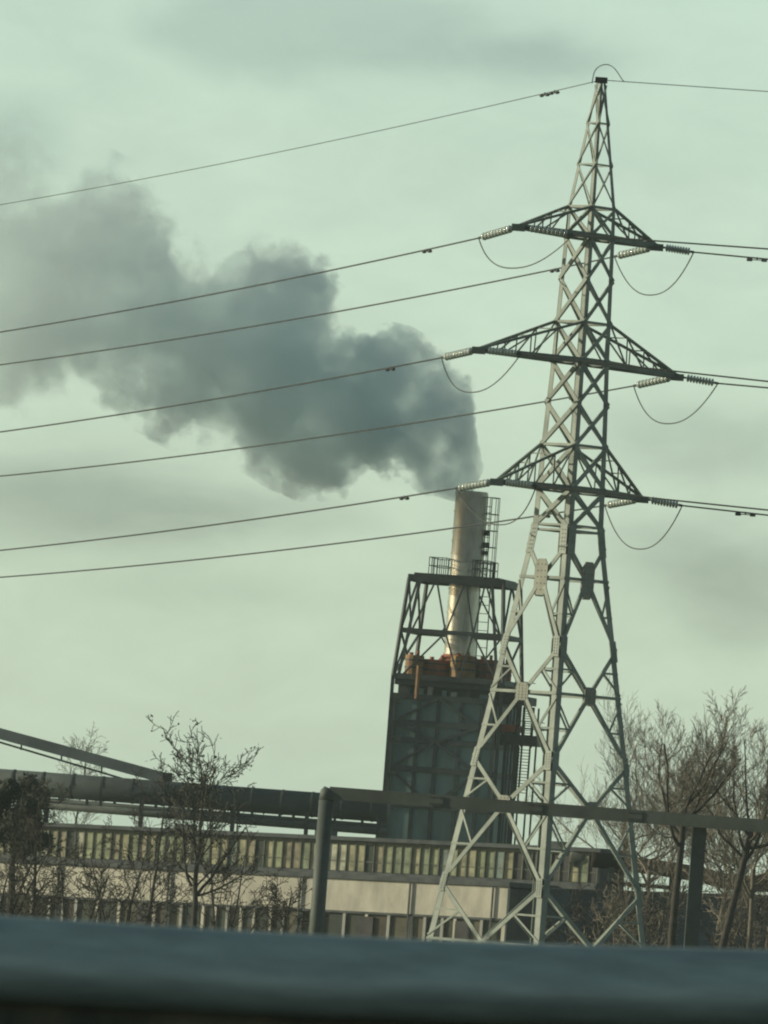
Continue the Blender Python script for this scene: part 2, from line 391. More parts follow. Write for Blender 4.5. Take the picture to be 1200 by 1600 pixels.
# crossarms: tips from the photograph, attached to the body faces
tips = []
for (yu, yl), (lt, rt) in zip(arm_y, (((810, 354), (1026, 385)), ((748, 546), (1058, 588)), ((776, 752), (1003, 779)))):
    pr = []
    for side, (px, py) in ((-1, lt), (1, rt)):
        # walk along the arm axis to the depth where the pixel column meets it
        ext = 4.0
        for _ in range(20):
            q = TC + av * side * ext
            x_here = P(px, py, q.y).x
            ext += (x_here - q.x) / (av.x * side) * .8
        q = TC + av * side * ext
        T = V((q.x, q.y, P(px, py, q.y).z))
        pr.append(T)
        zu, zl = tz(yu), tz(yl)
        ks = (0, 3) if side < 0 else (1, 2)
        arm = MB()
        for k in ks:
            lo_, hi_ = cn(k, zl), cn(k, zu)
            arm.bar(T, lo_, .17, .30); arm.bar(T + V((0, 0, .05)), hi_, .13, .13)
            nn = 3 if ext > 5.5 else 2
            prev = lo_
            for i in range(1, nn + 1):
                f = i / (nn + 1)
                pl, ph = lo_.lerp(T, f), hi_.lerp(T, f)
                arm.bar(pl, ph, .07, .07)
                arm.bar(hi_.lerp(T, (i-1) / (nn+1)), pl, .07, .07)
        for i in range(0, 4):
            f = i / 4
            a0, b0 = cn(ks[0], zl).lerp(T, f), cn(ks[1], zl).lerp(T, f); b1 = cn(ks[1], zl).lerp(T, f + .25)
            arm.bar(a0, b0, .08, .08); arm.bar(a0, b1, .08, .08)
            a0, b0 = cn(ks[0], zu).lerp(T, f), cn(ks[1], zu).lerp(T, f); arm.bar(a0, b0, .06, .06)
        arm.box(T - V((.35, .3, .22)), (.7, 0, 0), (0, .6, 0), (0, 0, .34))
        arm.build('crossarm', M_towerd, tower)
    tips.append(pr)
    # belt beams through the body at the arm level
    bb = MB()
    for k in range(4): bb.bar(cn(k, tz(yl)), cn(k+1, tz(yl)), .20, .32)
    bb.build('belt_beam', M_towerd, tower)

# ------------------------------------------------------------------ insulators, jumpers and cables
WL = V((-.35, .937, 0)).normalized(); WR = V((.91, -.41, 0)).normalized()
lev = ['top', 'middle', 'bottom']
#            left tip: (left string end, wire at x=0), (right string end, wire at x=1200), jumper lowest ; right tip the same
WIRES = [
    [((748, 372), (0, 519), (896, 367), (1200, 389), (803, 419)), ((960, 401), (0, 570), (1084, 394), (1200, 405), (1018, 461))],
    [((690, 559), (0, 675), (814, 553), (1200, 596), (738, 613)), ((990, 603), (0, 744), (1122, 599), (1200, 606), (1045, 662))],
    [((712, 763), (0, 860), (838, 759), (1200, 797), (782, 820)), ((945, 790), (0, 902), (1066, 790), (1200, 805), (1000, 858))],
]
def solve(px, py, A_, wd):
    """point on the pixel ray whose ground plan lies on the line from A_ along wd"""
    d = FW * FOC + RT * (px - 600) + UP * (800 - py)
    den = wd.x * d.y - wd.y * d.x
    t = ((A_.x - CAM.x) * d.y - (A_.y - CAM.y) * d.x) / -den
    return CAM + d * ((A_ + wd * t).y / d.y)
def wire(name, B, C, wd, length, rad, label, group, damp=None, low=170.0):
    xc = (C - B).dot(wd); k = (C.z - B.z) / (xc * xc - 2 * low * xc) if abs(xc * xc - 2 * low * xc) > 1 else 0
    k = k if abs(k) < 0.0008 and k > 0 else None
    def at(x): return B + wd * x + V((0, 0, (k * (x*x - 2*low*x)) if k else (C.z - B.z) / xc * x + 0.0001 * x * (x - xc)))
    n = 60
    pts = [at(length * (i / n) ** 1.3) for i in range(n + 1)]
    o = MB().tube(pts, rad, 6).build(name, M_wire, origin=B)
    tag(o, label, 'cable', group)
    if damp is not None:
        dm = MB()
        for dx in damp:
            c = at(dx); dn = V((0, 0, -.10))
            dm.tube([c + dn - wd * .45, c + dn + wd * .45], .025, 5)
            for s_ in (-1, 1): dm.tube([c + dn + wd * s_ * .28, c + dn + wd * s_ * .55], .085, 7)
            dm.bar(c + V((0, 0, .05)), c + dn, .06, .06, wd)
        dm.build('damper', M_iron, o)
    return o
def insulator(A_, B, label):
    t = thing('insulator_string', A_, label, 'insulator', 'glass insulator strings on the pylon')
    d = (B - A_); L = d.length; d.normalize()
    n = 9
    f = MB(); f.tube([A_, A_ + d * L * .12], .06, 6); f.tube([A_ + d*L*.9, B], .07, 6)
    f.tube([A_ + d*L*.12, A_ + d*L*.9], .035, 6)
    f.build('fitting', M_iron, t)
    for i in range(n):
        c = A_ + d * L * (.15 + .74 * (i + .5) / n); h = L * .74 / n
        g_ = MB(); g_.tube([c - d*h*.42, c - d*h*.22, c - d*h*.05, c + d*h*.22, c + d*h*.38], [.06, .17, .21, .10, .05], 12); g_.build('glass_disc', M_glass, t, smooth=True)
for li in range(3):
    for si in range(2):
        T = tips[li][si]; (l1, l0, r1, r0, jb) = WIRES[li][si]
        sn = ('near left', 'far right')[si]
        Bl = solve(*l1, T, WL); Br = solve(*r1, T, WR)
        Cl = solve(*l0, T, WL); Cr = solve(*r0, T, WR)
        TL = T + (Bl - T).normalized() * .25; TR = T + (Br - T).normalized() * .25
        insulator(TL, Bl, f'glass insulator string pulling left from the {lev[li]} crossarm, on its {("left", "right")[si]} tip')
        insulator(TR, Br, f'glass insulator string pulling right from the {lev[li]} crossarm, on its {("left", "right")[si]} tip')
        wire('power_cable', Bl, Cl, WL, 170, .042, f'thin dark cable running left from the {("left", "right")[si]} tip of the {lev[li]} crossarm', 'power cables', damp=[7.5] if si == 0 else [8.5])
        wire('power_cable', Br, Cr, WR, 120, .042, f'thin dark cable running right from the {("left", "right")[si]} tip of the {lev[li]} crossarm', 'power cables', damp=[3.6] if si == 1 else None)
        # jumper loop
        Y_ = (Bl.y + Br.y) / 2; low = P(*jb, Y_); mid = (Bl + Br) / 2; sag = low - mid
        pts = []
        for i in range(25):
            t_ = i / 24; pts.append(Bl.lerp(Br, t_) + sag * (1 - abs(2*t_ - 1) ** 2.3))
        o = MB().tube(pts, .032, 6).build('jumper_cable', M_wire, origin=Bl)
        tag(o, f'slack jumper loop hanging under the {("left", "right")[si]} tip of the {lev[li]} crossarm', 'cable', 'jumper loops')
# earth wire
PT = TC + V((0, 0, tz(125)))
wire('earth_wire', PT, solve(0, 320, PT, WL), WL, 170, .021, 'thin top earth wire running left from the pylon peak', 'earth wires', damp=[6.6, 8.0])
wire('earth_wire', PT, solve(1200, 143, PT, WR), WR, 120, .021, 'thin top earth wire running right from the pylon peak', 'earth wires')
Y_ = TY
pts0 = [P(925, 130, Y_ + 1), P(929, 112, Y_ + .6), P(938, 103, Y_), P(950, 101, Y_), P(961, 108, Y_ - .3), P(972, 124, Y_ - .6), P(976, 128, Y_ - .7)]
def smooth_pts(p, n=6):
    out = []
    for i in range(len(p) - 1):
        a, b, c, d = p[max(i-1, 0)], p[i], p[i+1], p[min(i+2, len(p)-1)]
        for j in range(n):
            t = j / n
            out.append(0.5 * ((2*b) + (c-a)*t + (2*a-5*b+4*c-d)*t*t + (3*b-a-3*c+d)*t*t*t))
    out.append(p[-1]); return out
o = MB().tube(smooth_pts(pts0), .025, 6).build('jumper_cable', M_wire, origin=pts0[0])
tag(o, 'thin wire loop arching over the pylon peak', 'cable', 'jumper loops')

# ------------------------------------------------------------------ chimney, its frame and the boiler house
CY = 746.67; CM = FOC / CY
CTOP = P(737, 768, CY); CBASE = P(718, 1030, CY)
CX = (CTOP.x + CBASE.x) / 2
CR = 24.7 / CM
def cz(y, px=None): return P(737 - (y - 768) * .0752 if px is None else px, y, CY).z
stack = thing('chimney_stack', V((CX, CY, cz(1040))), 'round metal chimney stack giving off grey smoke, bright on its left edge', 'chimney')
ym = 880
MB().tube([V((CX, CY, cz(1040))), V((CX, CY, cz(ym)))], CR, 48).build('shell', M_stack, stack, smooth=False)
up_ = MB()
for (y0, y1, rr) in ((ym, 866, 1.0),):
    pass
# upper length: open thin-walled tube
n = 48; zs = [cz(ym), cz(768)]
for z in zs:
    for j in range(n):
        a = 2*math.pi*j/n; up_.v.append(V((CX + math.cos(a)*CR*1.015, CY + math.sin(a)*CR*1.015, z)))
for z in (zs[1], zs[1] - 3):
    for j in range(n):
        a = 2*math.pi*j/n; up_.v.append(V((CX + math.cos(a)*CR*.93, CY + math.sin(a)*CR*.93, z)))
for (a0, a1) in ((0, 1), (1, 2), (2, 3)):
    for j in range(n):
        up_.f.append((a0*n + j, a0*n + (j+1) % n, a1*n + (j+1) % n, a1*n + j))
up_.build('upper_shell', M_stackd, stack)
for y in (772, 800, 832, 846, 866, 892, 921, 958, 1000, 1022):
    r_ = MB(); z = cz(y); r_.tube([V((CX, CY, z - .06)), V((CX, CY, z + .06))], CR * 1.05, 40); 
    if y == 772:
        r_ = MB(); n_ = 40
        for (rr, dz) in ((1.06, -.12), (1.06, .12), (.96, .12), (.96, -.12)):
            for j in range(n_):
                a = 2*math.pi*j/n_; r_.v.append(V((CX + math.cos(a)*CR*rr, CY + math.sin(a)*CR*rr, z + dz)))
        for q in range(4):
            for j in range(n_): r_.f.append((q*n_ + j, q*n_ + (j+1) % n_, ((q+1) % 4)*n_ + (j+1) % n_, ((q+1) % 4)*n_ + j))
    r_.build('ring', M_stackd if y < 880 else M_stack, stack)
# service ladder with cage on the right of the stack
def ladder(name, p0, p1, wd_, outd, parent, cage=True, rs=.45, mt=M_iron):
    side = V((0, 0, 1)).cross(outd).normalized(); l = MB()
    p0, p1 = V(p0), V(p1); H = (p1 - p0).length
    for s_ in (-1, 1): l.bar(p0 + side*s_*wd_/2, p1 + side*s_*wd_/2, .07, .07)
    for i in range(int(H / rs)):
        c = p0.lerp(p1, i*rs/H); l.bar(c - side*wd_/2, c + side*wd_/2, .05, .05)
    if cage:
        k = int(H / 1.1); cg = MB()
        hoop = []
        for i in range(k + 1):
            c = p0.lerp(p1, i / k)
            pts = [c - side*.4, c - side*.45 + outd*.45, c - side*.2 + outd*.8, c + side*.2 + outd*.8, c + side*.45 + outd*.45, c + side*.4]
            cg.tube(pts, .04, 4); hoop.append(pts)
        for j in (1, 2, 3, 4): cg.bar(hoop[0][j], hoop[-1][j], .05, .05)
    lo = l.build(name, mt, parent)
    if cage: cg.build('cage', mt, lo)
    return lo
ladder('ladder', V((CX + CR + .2, CY - .3, cz(905))), V((CX + CR + .2, CY - .3, cz(776))), .5, V((.75, -.66, 0)), stack)
for y, s_ in ((832, .3), (850, .4), (862, .3)):
    MB().box(V((CX + CR*1.02, CY - .5, cz(y) - s_/2)), (s_, 0, 0), (0, s_*1.5, 0), (0, 0, s_)).build('valve_box', M_iron, stack)

# local frame of the boiler house: front turned slightly to the left
psi = R(12)
fe = V((math.cos(psi), -math.sin(psi), 0)); fn = V((-math.sin(psi), -math.cos(psi), 0)); fi = -fn     # along the front, outward, inward
FO = P(688, 1200, CY - 3.2)                      # centre of the front wall
FO = V((FO.x, FO.y, 0))
def fz(y, px=690): return P(px, y, CY - 3).z
HALF = 80 / CM / math.cos(psi)
DEP = 7.0
zt_ = fz(1090); zb_ = 0.0
bh = thing('boiler_house', FO, 'dark blue-grey boiler house tower under the metal chimney', 'building')
def fp(s_, d_, z): return FO + fe * s_ + fi * d_ + V((0, 0, z))      # d_ = depth behind the front
b = MB(); b.box(fp(-HALF, 0, zb_), fe*2*HALF, fi*DEP, (0, 0, zt_ - zb_)); b.build('wall', M_boiler, bh)
# recessed strip of the upper storey: dark gap, roof deck and parapet beams
b = MB(); b.box(fp(-HALF*.96, .5, zt_), fe*2*HALF*.96, fi*(DEP-1), (0, 0, fz(1074) - zt_)); b.build('upper_gap', M_boilrib, bh)
b = MB(); b.box(fp(-HALF*1.0, -.2, fz(1074)), fe*2*HALF*1.0, fi*(DEP+.2), (0, 0, fz(1065) - fz(1074))); b.build('roof', M_boilrib, bh)
rib = MB()
rws = [1092, 1133, 1160, 1205, 1262]
for y in rws:
    z = fz(y); rib.box(fp(-HALF-.05, -.16, z-.2), fe*(2*HALF+.1), fi*.14, (0, 0, .42))
    rib.box(fp(HALF+.02, -.1, z-.2), fe*.14, fi*DEP, (0, 0, .42))
for f in (-.985, -.5, -.12, .32, .72, .985):
    rib.box(fp(f*HALF-.13, -.13, 0.02), fe*.26, fi*.11, (0, 0, zt_ - .05))
rib.build('cladding_frame', M_boilrib, bh)
br = MB()
cols = [-.985, -.12, .72]
for i in range(len(rws)-1):
    for j in range(2):
        a0, a1 = (cols[j], cols[j+1]) if (i + j) % 2 else (cols[j+1], cols[j])
        br.bar(fp(a0*HALF, -.2, fz(rws[i])), fp(a1*HALF, -.2, fz(rws[i+1])), .2, .05, fn)
br.build('wall_bracing', M_boilrib, bh)
rnd = random.Random(5)
for i in range(7):                                # lit bits of kit in the gap under the roof
    f = -.9 + i*.26 + rnd.uniform(-.05, .05)
    q = MB(); hh = rnd.uniform(.3, .75)
    q.box(fp(f*HALF, .1, zt_ + .05), fe*rnd.uniform(.3, .8), fi*.35, (0, 0, hh)); q.build('roof_vent', rnd.choice([M_boiler, M_conv, M_frame]), bh)
# side galleries and stair on the right of the boiler house
gal = thing('side_gallery', fp(HALF + 1, 2, 0), 'dark steel stair gallery with platforms on the right side of the boiler house', 'stair tower')
gx0, gx1 = HALF + .16, HALF + 2.9
for y, x1, th, mt in ((1102, 2.2, .6, M_iron), (1165, 2.95, .75, M_iron), (1145, 1.3, .5, M_rust), (1088, 1.2, .4, M_iron)):
    q = MB(); z = P(810, y, CY-2).z; q.box(fp(gx0, .3, z), fe*x1, fi*2.6, (0, 0, th)); q.build('platform', mt, gal)
for x_, y0 in ((HALF + 1.0, 1080), (HALF + 1.55, 1100), (HALF + 2.6, 1105)):
    q = MB(); zt2 = P(815, y0, CY-2).z
    for d_ in (.45, 2.7): q.bar(fp(x_, d_, 0), fp(x_, d_, zt2), .14, .14)
    q.build('post', M_frame, gal)
st = MB(); z0 = P(820, 1240, CY-2).z; z1 = P(820, 1168, CY-2).z
nst = 15
for i in range(nst):
    z = z0 + (z1 - z0) * i / nst; st.box(fp(HALF + 1.75, .9, z), fe*.7, fi*.3, (0, 0, .05))
for d_ in (HALF + 1.7, HALF + 2.5): st.bar(fp(d_, 1, z0 - .4), fp(d_, 1, z1), .08, .16)
zm = P(820, 1105, CY-2).z
for i in range(14):
    z = z1 + .5 + (zm - z1 - .5) * i / 14; st.box(fp(HALF + 1.75, 1.4, z), fe*.7, fi*.3, (0, 0, .05))
for d_ in (HALF + 1.7, HALF + 2.5): st.bar(fp(d_, 1.5, z1), fp(d_, 1.5, zm), .08, .16)
st.build('stair', M_frame, gal)
rl = MB()
for y, x1 in ((1163, 2.9), (1102, 2.0)):
    z = P(815, y, CY-2).z + .5
    for dz in (.6, 1.15): rl.bar(fp(gx0 + 1, .4, z+dz), fp(gx0 + x1, .4, z+dz), .06, .06); rl.bar(fp(gx0+x1, .4, z+dz), fp(gx0+x1, 2.8, z+dz), .06, .06)
    for i in range(5): rl.bar(fp(gx0 + 1 + (x1-1)*i/4, .4, z-.1), fp(gx0 + 1 + (x1-1)*i/4, .4, z+1.15), .06, .06)
rl.build('railing', M_frame, gal)
# pipes dropping beside the stair
for x_, r_ in ((HALF + .75, .12), (HALF + 1.25, .09)):
    o = MB().tube([fp(x_, .6, 0), fp(x_, .6, P(805, 1090, CY-2).z)], r_, 10).build('downpipe', M_frame, gal)

# rusty vessels on the roof
rz = fz(1065) + .02
for (px0, px1, yt, mt, lab, d_) in ((632, 662, 1023, M_ochre, 'tall ochre rusted vessel at the left end of the boiler roof', 1.3),
                                (660, 706, 1030, M_rust, 'wide red-brown vessel left of the chimney foot', 2.0),
                                (703, 744, 1025, M_ochre, 'ochre box-like vessel in front of the chimney foot', .8),
                                (742, 779, 1030, M_rust, 'rusty vessel just right of the chimney foot', 1.8),
                                (776, 800, 1036, M_rust, 'small rusty vessel at the right end of the boiler roof', 2.2)):
    c = P((px0+px1)/2, 1045, CY - 3 + d_); wd_ = (px1-px0) / CM; zt2 = P((px0+px1)/2, yt, CY-3).z
    c.z = rz
    t = thing('rusty_vessel', c, lab, 'tank', 'rusted vessels on the boiler roof')
    H = zt2 - rz; r_ = wd_/2
    v_ = MB(); v_.tube([c, c + V((0, 0, H*.96)), c + V((0, 0, H))], [r_, r_, r_*.93], 16); v_.build('vessel_shell', mt, t)
    v_ = MB()
    for f in (.12, .5, .8): v_.tube([c + V((0, 0, H*f-.05)), c + V((0, 0, H*f+.05))], r_*1.04, 16)
    v_.build('band', M_boilrib, t)
    v_ = MB(); v_.tube([c + V((r_*.3, 0, H)), c + V((r_*.3, 0, H+.35))], .12, 8); v_.tube([c + V((-r_*.4, -.1, H*.98)), c + V((-r_*.4, -.1, H+.2))], .16, 8); v_.build('nozzle', M_rust, t)
# conical foot of the stack
o = MB().tube([V((CX, CY, rz)), V((CX, CY, cz(1034))), V((CX, CY, cz(1024)))], [CR*1.5, CR*1.35, CR*1.06], 32).build('stack_foot', M_rust, stack)
# yellow standpipe
c = P(653, 1062, CY-3.6); o = MB().tube([V((c.x, c.y, rz - 1.4)), V((c.x, c.y, P(653, 1040, CY-3.6).z))], .16, 8).build('standpipe', M_ochre, bh)

# steel frame round the stack
fr = thing('steel_frame', V((CX, CY, 0)), 'dark open steel frame holding the chimney above the boiler house', 'steel frame')
TOPW = 75 / CM; BOTW = 87 / CM
ztop = cz(910); zmid = cz(992); zbot = cz(1064)
def fc(i, j, z):
    f = (ztop - z) / (ztop - zbot); f = max(0, min(1, f)); hwid = TOPW + (BOTW - TOPW) * f
    hd = 3.2 + .5 * f
    return V((CX, CY, 0)) + fe * (i * hwid) + fi * (j * hd) + V((0, 0, z))
for i in (-1, 1):
    for j in (-1, 1):
        q = MB(); q.bar(fc(i, j, ztop), fc(i, j, zbot), .22, .22); q.bar(fc(i, j, zbot), fc(i, j, 0), .26, .26); q.build('post', M_frame, fr)
for i in (-1, 1):
    q = MB(); q.bar(fc(i*.76, -1, ztop), fc(i*.9, -1, zbot), .2, .2, fn); q.build('post', M_frame, fr)
hb = MB()
for z, hh in ((ztop, .5), (zmid, .32), (zbot, .4)):
    for a0, a1 in (((-1, -1), (1, -1)), ((1, -1), (1, 1)), ((1, 1), (-1, 1)), ((-1, 1), (-1, -1))):
        hb.bar(fc(*a0, z), fc(*a1, z), .22, hh)
hb.build('ring_beam', M_frame, fr)
db = MB()
for j in (-1,):
    for (i0, i1, za, zb2) in ((-.78, -.42, zmid, ztop), (-.12, -.42, zmid, ztop), (-.12, .2, zmid, ztop), (.42, .2, zmid, ztop), (.42, .62, zmid, ztop), (.95, .62, zmid, ztop),
                          (-.85, -.12, zbot, zmid), (.2, -.12, zbot, zmid), (.2, .42, zbot, zmid), (.9, .42, zbot, zmid), (-1, -.8, zbot, zmid), (-1, -.8, ztop, zmid)):
        db.bar(fc(i0, j, za), fc(i1, j, zb2), .12, .12, fn)
for i0, i1 in ((-.6, 0), (.6, 0)): db.bar(fc(i0, 1, zmid), fc(i1, 1, ztop), .11, .11, fn); db.bar(fc(i1, 1, zbot), fc(i0, 1, zmid), .11, .11, fn)
for i in (-1, 1):
    db.bar(fc(i, -1, zmid), fc(i, 0, ztop), .14, .14); db.bar(fc(i, 1, zmid), fc(i, 0, ztop), .14, .14)
    db.bar(fc(i, -1, zbot), fc(i, 1, zmid), .14, .14); db.bar(fc(i, 1, zbot), fc(i, -1, zmid), .14, .14)
for y0, y1 in ((1056, 1105), (1105, 1160), (1160, 1215), (1215, 1270)):
    db.bar(fc(-1, -1, cz(y0)), fc(-1, 1, cz(y1)), .12, .12); db.bar(fc(-1, -1, cz(y1)), fc(-1, -1, cz(y1)) + fe*.8, .14, .14)
db.build('brace', M_frame, fr)
pf = MB(); q0 = fc(-.9, -1.02, ztop + .26); pf.box(q0, fc(.9, -1.02, ztop+.26) - q0, fc(-.9, 1.02, ztop+.26) - q0, (0, 0, .12)); plat = pf.build('platform', M_frame, fr)
for (i0, i1) in ((-.62, -.26), (.3, .62)):
    q = MB(); zr = ztop + .38
    cs = [fc(i0, -.9, zr), fc(i1, -.9, zr), fc(i1, .3, zr), fc(i0, .3, zr)]
    for a0 in range(4):
        p_, q_ = cs[a0], cs[(a0+1) % 4]
        for dz in (.6, 1.2): q.bar(p_ + V((0, 0, dz)), q_ + V((0, 0, dz)), .06, .06)
        for f in (0, .25, .5, .75): q.bar(p_.lerp(q_, f), p_.lerp(q_, f) + V((0, 0, 1.22)), .06, .06)
    q.build('railing', M_frame, plat)
ladder('ladder', fc(.55, -.8, zbot), fc(.58, -.8, ztop), .75, V((0, -1, 0)), fr, cage=False, rs=.62, mt=M_frame)

# ------------------------------------------------------------------ factory hall and its annex
HA = R(30)
he = V((math.cos(HA), -math.sin(HA), 0)); hn = V((-math.sin(HA), -math.cos(HA), 0))
HO = P(600, 1340, 646.7)
def hs(px, py=1340): return (on_plane(px, py, HO, hn) - HO).dot(he)
TILT = R(-1.0)                       # the yard falls slightly to the left
def hp(s_, d_, z): return V((HO.x, HO.y, 0)) + he * s_ - hn * d_ + V((0, 0, z + s_ * .0215))
hz = lambda y: on_plane(600, y, HO, hn).z
hall = thing('factory_hall', hp(0, 0, 0), 'long low factory hall with a band of dusty greenish windows below the chimney', 'building')
s0, s1 = hs(-120), hs(935)
def ubox(mb, sa, sb, d0, d1, z0, z1): mb.box(hp(sa, d0, z0), hp(sb, d0, z0) - hp(sa, d0, z0), -hn*(d1-d0), (0, 0, z1-z0)); return mb
zt_h, zb_h = hz(1316), hz(1364)
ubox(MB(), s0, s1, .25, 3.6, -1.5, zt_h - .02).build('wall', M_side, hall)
_q = ubox(MB(), s0-.4, s1+.3, -.35, 3.9, zt_h, zt_h + .25); hroof = _q.build('roof', M_ledge, hall)
ubox(MB(), s0, s1, -.02, .25, -1.4, zb_h).build('sill_wall', M_ledge, hall)
rnd = random.Random(11)
npan = 74; pw = (s1 - s0) / npan
for i in range(npan):
    sa = s0 + i*pw; right = i / npan > .87  # right end mostly dark brown: shade put into the pane colour
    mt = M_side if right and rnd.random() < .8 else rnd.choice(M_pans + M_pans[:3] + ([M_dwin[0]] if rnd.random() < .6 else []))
    ubox(MB(), sa + pw*.05, sa + pw*.95, rnd.uniform(.04, .1), .24, zb_h + .03, zt_h - .06).build('window', mt, hall)
ml = MB()
for i in range(npan + 1):
    ww = .06 if i % 3 else .1
    ubox(ml, s0 + i*pw - ww/2, s0 + i*pw + ww/2, -.03, .3, zb_h + .02, zt_h - .03)
ubox(ml, s0, s1, -.04, .3, zt_h - .22, zt_h - .025); ubox(ml, s0, s1, 0.02, .3, (zb_h*2+zt_h)/3 - .03, (zb_h*2+zt_h)/3 + .03)
ml.build('mullion', M_mull, hall)
for px in (250, 470, 830):                            # roof vents
    v_ = MB(); s_ = hs(px); ubox(v_, s_, s_ + 1.1, 1.5, 2.5, zt_h + .25, zt_h + .6); v_.build('roof_vent', M_ledge, hroof)
AN = 6.0
aO = HO + hn * AN
az = lambda y: on_plane(600, y, aO, hn).z
as_ = lambda px, py=1400: (on_plane(px, py, aO, hn) - HO).dot(he)
annex = thing('annex_building', hp(0, -AN, 0), 'low cream-fronted annex with pillars and dark windows before the factory hall', 'building')
s0, s1 = as_(-120), as_(793)
zc1, zc0 = az(1378), az(1428)
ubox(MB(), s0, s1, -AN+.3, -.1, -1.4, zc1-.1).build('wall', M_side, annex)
ubox(MB(), s0-.1, s1+.15, -AN-.15, -.05, zc1, zc1 + .3).build('roof', M_ledge, annex)
ubox(MB(), s0, s1, -AN, -AN+.3, zc0, zc1-.01).build('fascia', M_cream, annex)
ubox(MB(), s0, s1+.03, -AN-.06, -AN+.05, zc0-.14, zc0-.01).build('lintel', M_ledge, annex)
s_ = s0; i = 0
rnd = random.Random(3)
cut = [s0]
while s_ < s1 - 1.3:
    step = rnd.choice([.9, 1.0, 1.25, 1.6]); s_ += step; cut.append(s_)
for a0, a1 in zip(cut, cut[1:]):
    q = ubox(MB(), a0 - .1, a0 + .1, -AN - .03, -AN + .2, -1.4, zc0 - .15).build('pillar', M_cream if rnd.random() < .55 else M_conv, annex)
    ubox(MB(), a0 + .13, a1 - .13, -AN + .12, -AN + .22, -1.4, zc0 - .16).build('window', rnd.choice(M_dwin), annex)
ubox(MB(), s1 - .25, s1, -AN - .03, -AN + .2, -1.4, zc0 - .15).build('pillar', M_cream, annex)

for px in (90, 262, 468, 640, 770):
    a = as_(px); ubox(MB(), a, a + .1, -AN-.16, -AN-.065, -1.4, zc1 - .02).build('drainpipe', M_ledge, annex)
for px, w_ in ((215, 1.0), (560, 1.2), (715, .9)):
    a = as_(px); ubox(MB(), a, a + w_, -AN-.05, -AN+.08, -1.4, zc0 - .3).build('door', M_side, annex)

# ------------------------------------------------------------------ pipe bridge and conveyor
PY_ = 706.7
pa, pb = P(-140, 1210, PY_ + 6), P(606, 1266, PY_)
bp_ = thing('insulated_pipe', (pa + pb) / 2, 'thick dark grey pipe running level above the hall roof to the boiler house', 'pipe')
mb = MB().tube([pa, pb], 19.5 / (FOC/PY_), 28); shell_ = mb.build('pipe_shell', M_pipe, bp_, smooth=True)
d = (pb - pa).normalized()
for i in range(16):
    c = pa.lerp(pb, (i + .5) / 16); MB().tube([c - d*.07, c + d*.07], 20.3 / (FOC/PY_), 24).build('flange', M_pipe, shell_)
rk = thing('pipe_rack', V((pa.x, pa.y, 0)).lerp(V((pb.x, pb.y, 0)), .5), 'steel rack with thin pipes under the thick grey pipe', 'pipe rack')
for dy, r_, dd in ((28, .17, 0), (36, .26, -.9), (38, .14, .8)):
    o_ = MB().tube([P(40, 1220 + dy, PY_ + dd), P(606, 1264 + dy, PY_ + dd)], r_, 10).build('thin_pipe', M_gantry, rk, smooth=True)
for px in (75, 222, 365, 480, 592):
    y0 = 1220 + (px - 40) * .0777
    q = MB(); c0 = P(px, y0 + 17, PY_); 
    for dd in (-1.0, 1.0): q.bar(V((c0.x, c0.y + dd, -.5)), V((c0.x, c0.y + dd, c0.z)), .28, .28)
    q.bar(c0 + V((0, -1.5, -.75)), c0 + V((0, 1.5, -.75)), .25, .25); q.bar(c0 + V((0, -1.2, 0)), c0 + V((0, 1.2, 0)), .4, .25)
    q.build('post', M_frame, rk)
rnd = random.Random(8)
q = MB()
for i in range(26):
    px = 50 + i * 21.5; y0 = 1220 + (px - 40) * .0777
    if rnd.random() < .65: MB().bar(P(px, y0 + 20, PY_), P(px, y0 + 38, PY_), rnd.uniform(.15, .7), .2).build('hanger', M_frame, rk)
ca, cb = P(-60, 1130, 726.7), P(254, 1215, 726.7)
cv = thing('inclined_conveyor', cb, 'pale grey enclosed conveyor sloping down from the left edge to the pipe', 'conveyor')
q = MB(); q.bar(ca, cb, 1.2, 17 / 22.0); gal_ = q.build('gallery', M_conv, cv)
q = MB(); q.bar(P(-60, 1142, 726.7), P(216, 1224, 726.7), .25, .14); q.build('rail', M_frame, cv)
q = MB()
for f in (.1, .3, .5, .7): 
    a = ca.lerp(cb, f); q.bar(a + V((0, 0, -.3)), a + V((0, 0, -.75)), .12, .12)
q.build('hanger', M_frame, gal_)
q = MB(); q.box(P(246, 1226, 726.7), (1.0, 0, 0), (0, 1.4, 0), (0, 0, .9)); q.build('end_housing', M_frame, cv)
# right-hand dark pipe dropping behind the trees, yard wall and low shed
pts = smooth_pts([P(925, 1343, 626.7), P(1000, 1352, 626.7), P(1090, 1366, 624), P(1150, 1379, 621.5), P(1290, 1384, 619)], 8)
dp = thing('rusty_pipe', pts[0], 'dark rusty pipe running right from the hall end behind the bare trees', 'pipe')
MB().tube(pts, .48, 20).build('pipe_shell', M_dpipe, dp, smooth=True)
for px, y in ((955, 1362), (1050, 1376), (1160, 1394)):
    a = P(px, y, 626.7); MB().bar(V((a.x, a.y, -.5)), a + V((0, 0, .5)), .35, .35).build('post', M_gantry, dp)
q = MB().tube([P(948, 1379, 626.7), P(1060, 1388, 625.5)], .13, 8); q.build('thin_pipe', M_dpipe, dp)
yw = V((0, 0, 0)); WY = 602.7
wa, wb = P(842, 1391, WY - 6), P(1300, 1406, WY + 14)
dirw = V((wb.x - wa.x, wb.y - wa.y, 0)); dirn = V((dirw.y, -dirw.x, 0)).normalized()
yard = thing('yard_wall', V((wa.x, wa.y, 0)), 'long blue-grey concrete yard wall behind the bare trees at right', 'wall')
